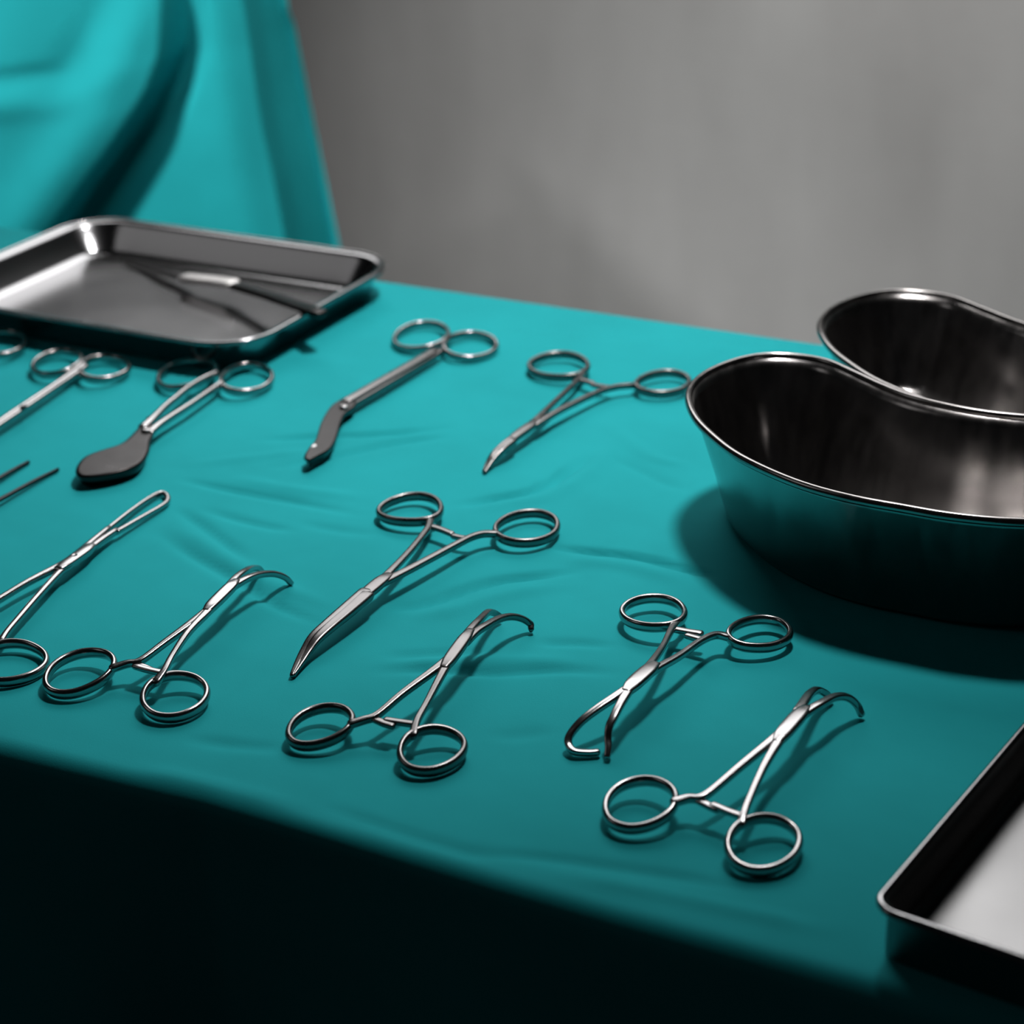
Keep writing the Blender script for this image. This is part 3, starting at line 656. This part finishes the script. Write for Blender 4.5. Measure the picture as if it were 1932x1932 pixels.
        ('finger_ring', 'shank1', [('sweep', [(5.7, 3.7, 5.3), (2.2, 9.7, 5.2), (-0.0, 16.7, 5.0), (-0.5, 23.3, 4.6), (0.8, 28.6, 4.3), (4.1, 31.9, 4.1), (8.8, 32.7, 3.9), (14.2, 30.9, 3.6), (19.5, 27.0, 3.4), (23.5, 21.3, 3.1), (25.6, 14.8, 3.0), (25.5, 8.3, 3.0), (23.3, 2.7, 3.4), (19.6, -1.0, 3.9), (15.0, -2.1, 4.5), (10.2, -0.5, 5.0)], 2.6, 4.2, 1, 2.3)], None, 'tool'),
        ('shear_blade', None, [('plate', [(1.9, -48.2), (5.1, -61.0), (8.8, -74.6), (9.4, -82.4), (6.1, -90.6), (4.1, -99.4), (6.9, -108.5), (10.8, -114.5), (15.9, -117.9), (20.5, -116.4), (26.2, -110.8), (30.5, -103.2), (31.4, -94.4), (27.2, -83.2), (20.2, -72.3), (14.6, -62.4)], 6.7, 6.5, 1.2)], 'broad dark blunt blade', 'dark'),
        ('screw', 'shear_blade0', [('disc', (11.8, -64.6, 7.0), 2.2, 2.0)], None, 'tool'),
    ]),
    ('dressing_scissors', 'slim scissors with closed rings touching, second from left below the top left tray', 'scissors', None, (-639.0, 728.0, 0.0), [
        ('blade', None, [('sweep', [(0.4, 15.3, 6.3), (2.7, 5.0, 6.3), (6.1, -15.5, 6.3), (9.2, -39.1, 6.3), (12.3, -61.7, 6.3), (13.6, -85.6, 4.5), (11.5, -96.2, 2.0)], [3.4, 3.4, 3.2, 3.2, 3.4, 3.0, 1.0], 3.4, 0, 2.6)], None, 'tool'),
        ('blade', None, [('sweep', [(1.7, 15.2, 5.5), (3.7, 6.4, 5.5), (7.0, -14.9, 5.5), (10.6, -39.0, 5.5), (13.6, -61.5, 5.5), (15.2, -85.7, 3.8), (12.1, -96.1, 1.8)], [3.2, 3.0, 2.8, 2.8, 3.0, 2.6, 0.9], 3.4, 0, 2.6)], None, 'tool'),
        ('finger_ring', 'blade0', [('sweep', [(-5.1, 20.0, 5.5), (-9.3, 25.2, 5.3), (-14.6, 29.1, 4.9), (-20.1, 31.1, 4.5), (-24.9, 30.8, 4.2), (-28.5, 28.1, 4.0), (-30.3, 23.4, 3.8), (-30.3, 17.5, 3.7), (-28.3, 11.3, 3.6), (-24.6, 5.8, 3.5), (-19.7, 2.1, 3.6), (-14.2, 0.5, 3.8), (-9.0, 1.2, 4.2), (-4.9, 4.1, 4.7), (-2.7, 8.7, 5.2), (-2.8, 14.2, 5.5)], 2.6, 4.2, 1, 2.3)], None, 'tool'),
        ('finger_ring', 'blade1', [('sweep', [(-0.6, 14.2, 5.4), (-3.0, 20.2, 5.2), (-3.7, 25.7, 4.8), (-2.2, 30.1, 4.4), (1.3, 32.9, 4.1), (6.3, 33.8, 3.9), (11.9, 32.6, 3.7), (17.1, 29.5, 3.7), (20.8, 24.8, 3.6), (22.7, 19.1, 3.6), (22.4, 13.1, 3.7), (20.2, 8.0, 4.0), (16.6, 4.5, 4.4), (12.2, 3.5, 4.9), (7.6, 5.1, 5.3), (3.1, 8.9, 5.5)], 2.6, 4.2, 1, 2.3)], None, 'tool'),
        ('screw', 'blade0', [('disc', (12.3, -44.6, 7.2), 1.6, 2.6)], None, 'tool'),
    ]),
    ('dressing_scissors', 'scissors at the left edge with only one ring showing, under the top left tray', 'scissors', None, (-711.0, 738.0, 0.0), [
        ('blade', None, [('sweep', [(3.2, 7.2, 6.3), (6.5, -6.7, 6.3), (13.5, -47.4, 6.3), (15.5, -79.4, 3.6), (14.6, -90.1, 2.0)], [3.4, 3.4, 3.2, 2.6, 1.0], 3.4, 0, 2.6)], None, 'tool'),
        ('blade', None, [('sweep', [(3.5, 8.2, 5.5), (7.6, -6.1, 5.5), (15.0, -47.4, 5.5), (17.3, -79.9, 3.3), (15.7, -90.6, 1.8)], [3.2, 3.0, 2.8, 2.4, 0.9], 3.4, 0, 2.6)], None, 'tool'),
        ('finger_ring', 'blade0', [('sweep', [(-4.6, 14.7, 5.5), (-9.6, 19.6, 5.4), (-15.5, 23.0, 5.0), (-21.5, 24.3, 4.7), (-26.7, 23.4, 4.3), (-30.1, 20.4, 4.0), (-31.4, 15.7, 3.8), (-30.4, 10.0, 3.7), (-27.3, 4.1, 3.6), (-22.6, -1.0, 3.5), (-16.9, -4.5, 3.6), (-11.0, -5.8, 3.8), (-5.8, -4.7, 4.2), (-2.2, -1.5, 4.7), (-0.6, 3.3, 5.2), (-1.5, 9.0, 5.4)], 2.6, 4.2, 1, 2.3)], None, 'tool'),
        ('finger_ring', 'blade1', [('sweep', [(0.4, 8.2, 5.4), (-3.6, 14.0, 5.3), (-5.6, 20.2, 5.0), (-5.4, 25.8, 4.7), (-2.9, 30.1, 4.3), (1.4, 32.4, 4.1), (7.0, 32.3, 3.9), (12.8, 29.9, 3.7), (18.0, 25.4, 3.6), (21.9, 19.6, 3.6), (23.7, 13.3, 3.7), (23.4, 7.6, 3.9), (20.9, 3.3, 4.2), (16.7, 1.0, 4.6), (11.3, 1.2, 5.0), (5.6, 3.7, 5.3)], 2.6, 4.2, 1, 2.3)], None, 'tool'),
        ('screw', 'blade0', [('disc', (12.9, -35.2, 7.2), 1.6, 2.6)], None, 'tool'),
    ]),
    ('ring_forceps', 'long slotted ring forceps at the left edge, tip shining towards the back', 'forceps', None, (-499.0, 529.0, 0.0), [
        ('arm', None, [('sweep', [(-11.1, 68.1, 3.6), (-8.4, 54.2, 4.4), (-5.8, 42.2, 5.1), (-4.3, 32.0, 5.5), (-5.2, 24.8, 5.5), (-6.9, 10.8, 5.5), (-7.9, -3.8, 5.1), (-9.2, -20.5, 4.8), (-9.2, -31.0, 4.4)], [2.6, 3.2, 3.6, 3.8, 3.2, 2.9, 2.9, 2.9, 3.0], 3.2, 0, 2.6)], None, 'tool'),
        ('finger_ring', 'arm0', [('sweep', [(-9.9, -30.6, 3.8), (-13.9, -27.0, 3.9), (-19.1, -25.2, 3.7), (-24.5, -25.2, 3.5), (-29.3, -27.2, 3.2), (-32.6, -30.7, 3.0), (-33.8, -35.3, 2.8), (-32.8, -40.4, 2.7), (-29.8, -45.3, 2.6), (-25.5, -49.3, 2.5), (-20.5, -51.6, 2.4), (-15.6, -51.9, 2.4), (-11.3, -49.9, 2.6), (-8.3, -46.0, 2.8), (-6.9, -40.9, 3.2), (-7.4, -35.5, 3.6)], 2.6, 4.2, 1, 2.3)], None, 'tool'),
        ('arm', None, [('sweep', [(-6.9, 67.7, 3.6), (-5.6, 55.5, 4.4), (-3.3, 41.8, 5.1), (-1.3, 29.2, 5.5), (-0.7, 23.2, 5.5), (4.8, 3.6, 5.5), (9.0, -11.5, 5.1), (12.5, -23.6, 4.8), (14.8, -30.0, 4.4)], [2.6, 3.2, 3.6, 4.0, 3.2, 2.9, 2.9, 2.9, 3.2], 3.2, 0, 2.6)], None, 'tool'),
        ('finger_ring', 'arm1', [('sweep', [(15.2, -30.9, 3.9), (18.7, -28.0, 3.8), (23.6, -26.6, 3.6), (29.1, -27.0, 3.2), (34.2, -29.0, 2.9), (38.0, -32.5, 2.7), (39.9, -37.0, 2.5), (39.7, -42.1, 2.5), (37.6, -46.8, 2.5), (33.9, -50.4, 2.5), (29.3, -52.2, 2.6), (24.4, -51.7, 2.7), (19.8, -49.2, 3.0), (16.2, -45.0, 3.3), (14.0, -40.1, 3.6), (13.6, -35.1, 3.8)], 2.6, 4.2, 1, 2.3)], None, 'tool'),
        ('jaw_loop', None, [('sweep', [(-11.0, 65.8, 3.6), (-14.3, 86.6, 2.9), (-16.1, 103.0, 2.2), (-15.8, 110.1, 1.6), (-12.0, 109.1, 1.5), (-8.4, 104.7, 1.5), (-6.9, 98.1, 1.8), (-6.4, 82.7, 2.7), (-6.0, 67.1, 3.6)], [2.2, 2.0, 2.0, 2.2, 2.4, 2.4, 2.2, 2.2, 2.4], 2.6, 0, 2.6)], 'slotted jaw with rounded end', 'tool'),
        ('box_joint', None, [('sweep', [(-2.0, 24.9, 5.6), (-2.1, 30.3, 5.8), (-3.5, 42.8, 5.3), (-4.6, 48.1, 4.9)], [4.4, 5.4, 5.4, 4.4], 4.2, 0, 4.5)], None, 'tool'),
        ('screw', 'box_joint0', [('disc', (-2.6, 35.6, 5.6), 1.3, 4.6)], None, 'tool'),
        ('ratchet_bar', None, [('sweep', [(13.7, -28.6, 4.8), (6.1, -29.3, 4.8), (-2.0, -29.4, 4.8)], [2.8, 2.8, 2.8], 2.2, 0, 4)], None, 'tool'),
    ]),
    ('thumb_forceps', 'dark tweezers with two slender tips pointing in from the left edge', 'tweezers', None, (-581.0, 579.0, 0.0), [
        ('prong', None, [('sweep', [(-10.5, 64.4, 1.1), (-9.8, 54.9, 1.7), (-8.5, 42.8, 2.4), (-5.0, 11.6, 4.2), (-2.0, -23.9, 5.1), (-1.2, -46.4, 4.6)], [1.3, 1.9, 2.3, 3.6, 4.4, 5.0], 2.0, 0, 2.6)], None, 'black'),
        ('prong', None, [('sweep', [(7.3, 63.2, 1.1), (7.4, 45.1, 2.1), (8.3, 23.2, 3.1), (8.6, -3.8, 4.4), (8.0, -34.8, 5.1), (1.3, -48.4, 4.6)], [1.2, 2.0, 2.4, 3.6, 4.4, 5.0], 2.0, 0, 2.6)], None, 'black'),
        ('spring_heel', None, [('sweep', [(-0.6, -44.0, 4.6), (-0.3, -50.9, 4.4), (0.1, -56.7, 4.2)], [5.5, 5.5, 4.0], 3, 0, 2.6)], None, 'black'),
    ]),
    ('scalpel', 'slim scalpel with a bright collar lying in the far left tray, handle over its rim', 'scalpel', None, (-647.0, 866.0, 0.0), [
        ('blade', None, [('sweep', [(-82.1, 29.1, 2.6), (-66.2, 25.2, 3.2), (-47.5, 17.9, 4.6), (-24.2, 8.8, 6.6)], [0.8, 4.5, 7.5, 7.0], 1.6, 0, 4.0)], None, 'dark'),
        ('collar', None, [('sweep', [(-21.8, 5.6, 8.2), (-3.3, 2.5, 10.0), (13.5, -0.6, 11.6)], [10, 11, 11], 4.8, 0, 4.0)], None, 'matte'),
        ('handle', None, [('sweep', [(7.4, 2.4, 10.2), (46.0, -15.8, 14.0), (77.0, -32.2, 17.5), (99.1, -45.0, 20.6)], [7, 7, 8.5, 8.5], 4.4, 0, 4.0)], None, 'dark'),
    ]),
]

for name, label, cat, group, (ox, oy, oz), parts in SPEC:
    root = empty(name, (ox * MM, oy * MM, TABLE + oz * MM), label, cat, group)
    made = {}
    for pname, parent, geoms, plabel, mat in parts:
        bm = bmesh.new()
        for gm in geoms:
            if gm[0] == 'sweep':
                sweep(bm, gm[1], gm[2], gm[3], bool(gm[4]), gm[5], sub=5 if len(gm[1]) > 3 else 3)
            elif gm[0] == 'plate':
                plate(bm, gm[1], gm[2], gm[3], gm[4])
            else:
                disc(bm, gm[1], gm[2], gm[3])
        o = link(pname, bm, {'tool': M_TOOL, 'dark': M_DARK, 'tray': M_TRAY, 'black': M_BLACK, 'matte': M_MATTE, 'dull': M_DULL}[mat], made[parent] if parent else root, sharp=50)
        if plabel:
            o['label'] = plabel
        k = 0
        while f'{pname}{k}' in made:
            k += 1
        made[f'{pname}{k}'] = o
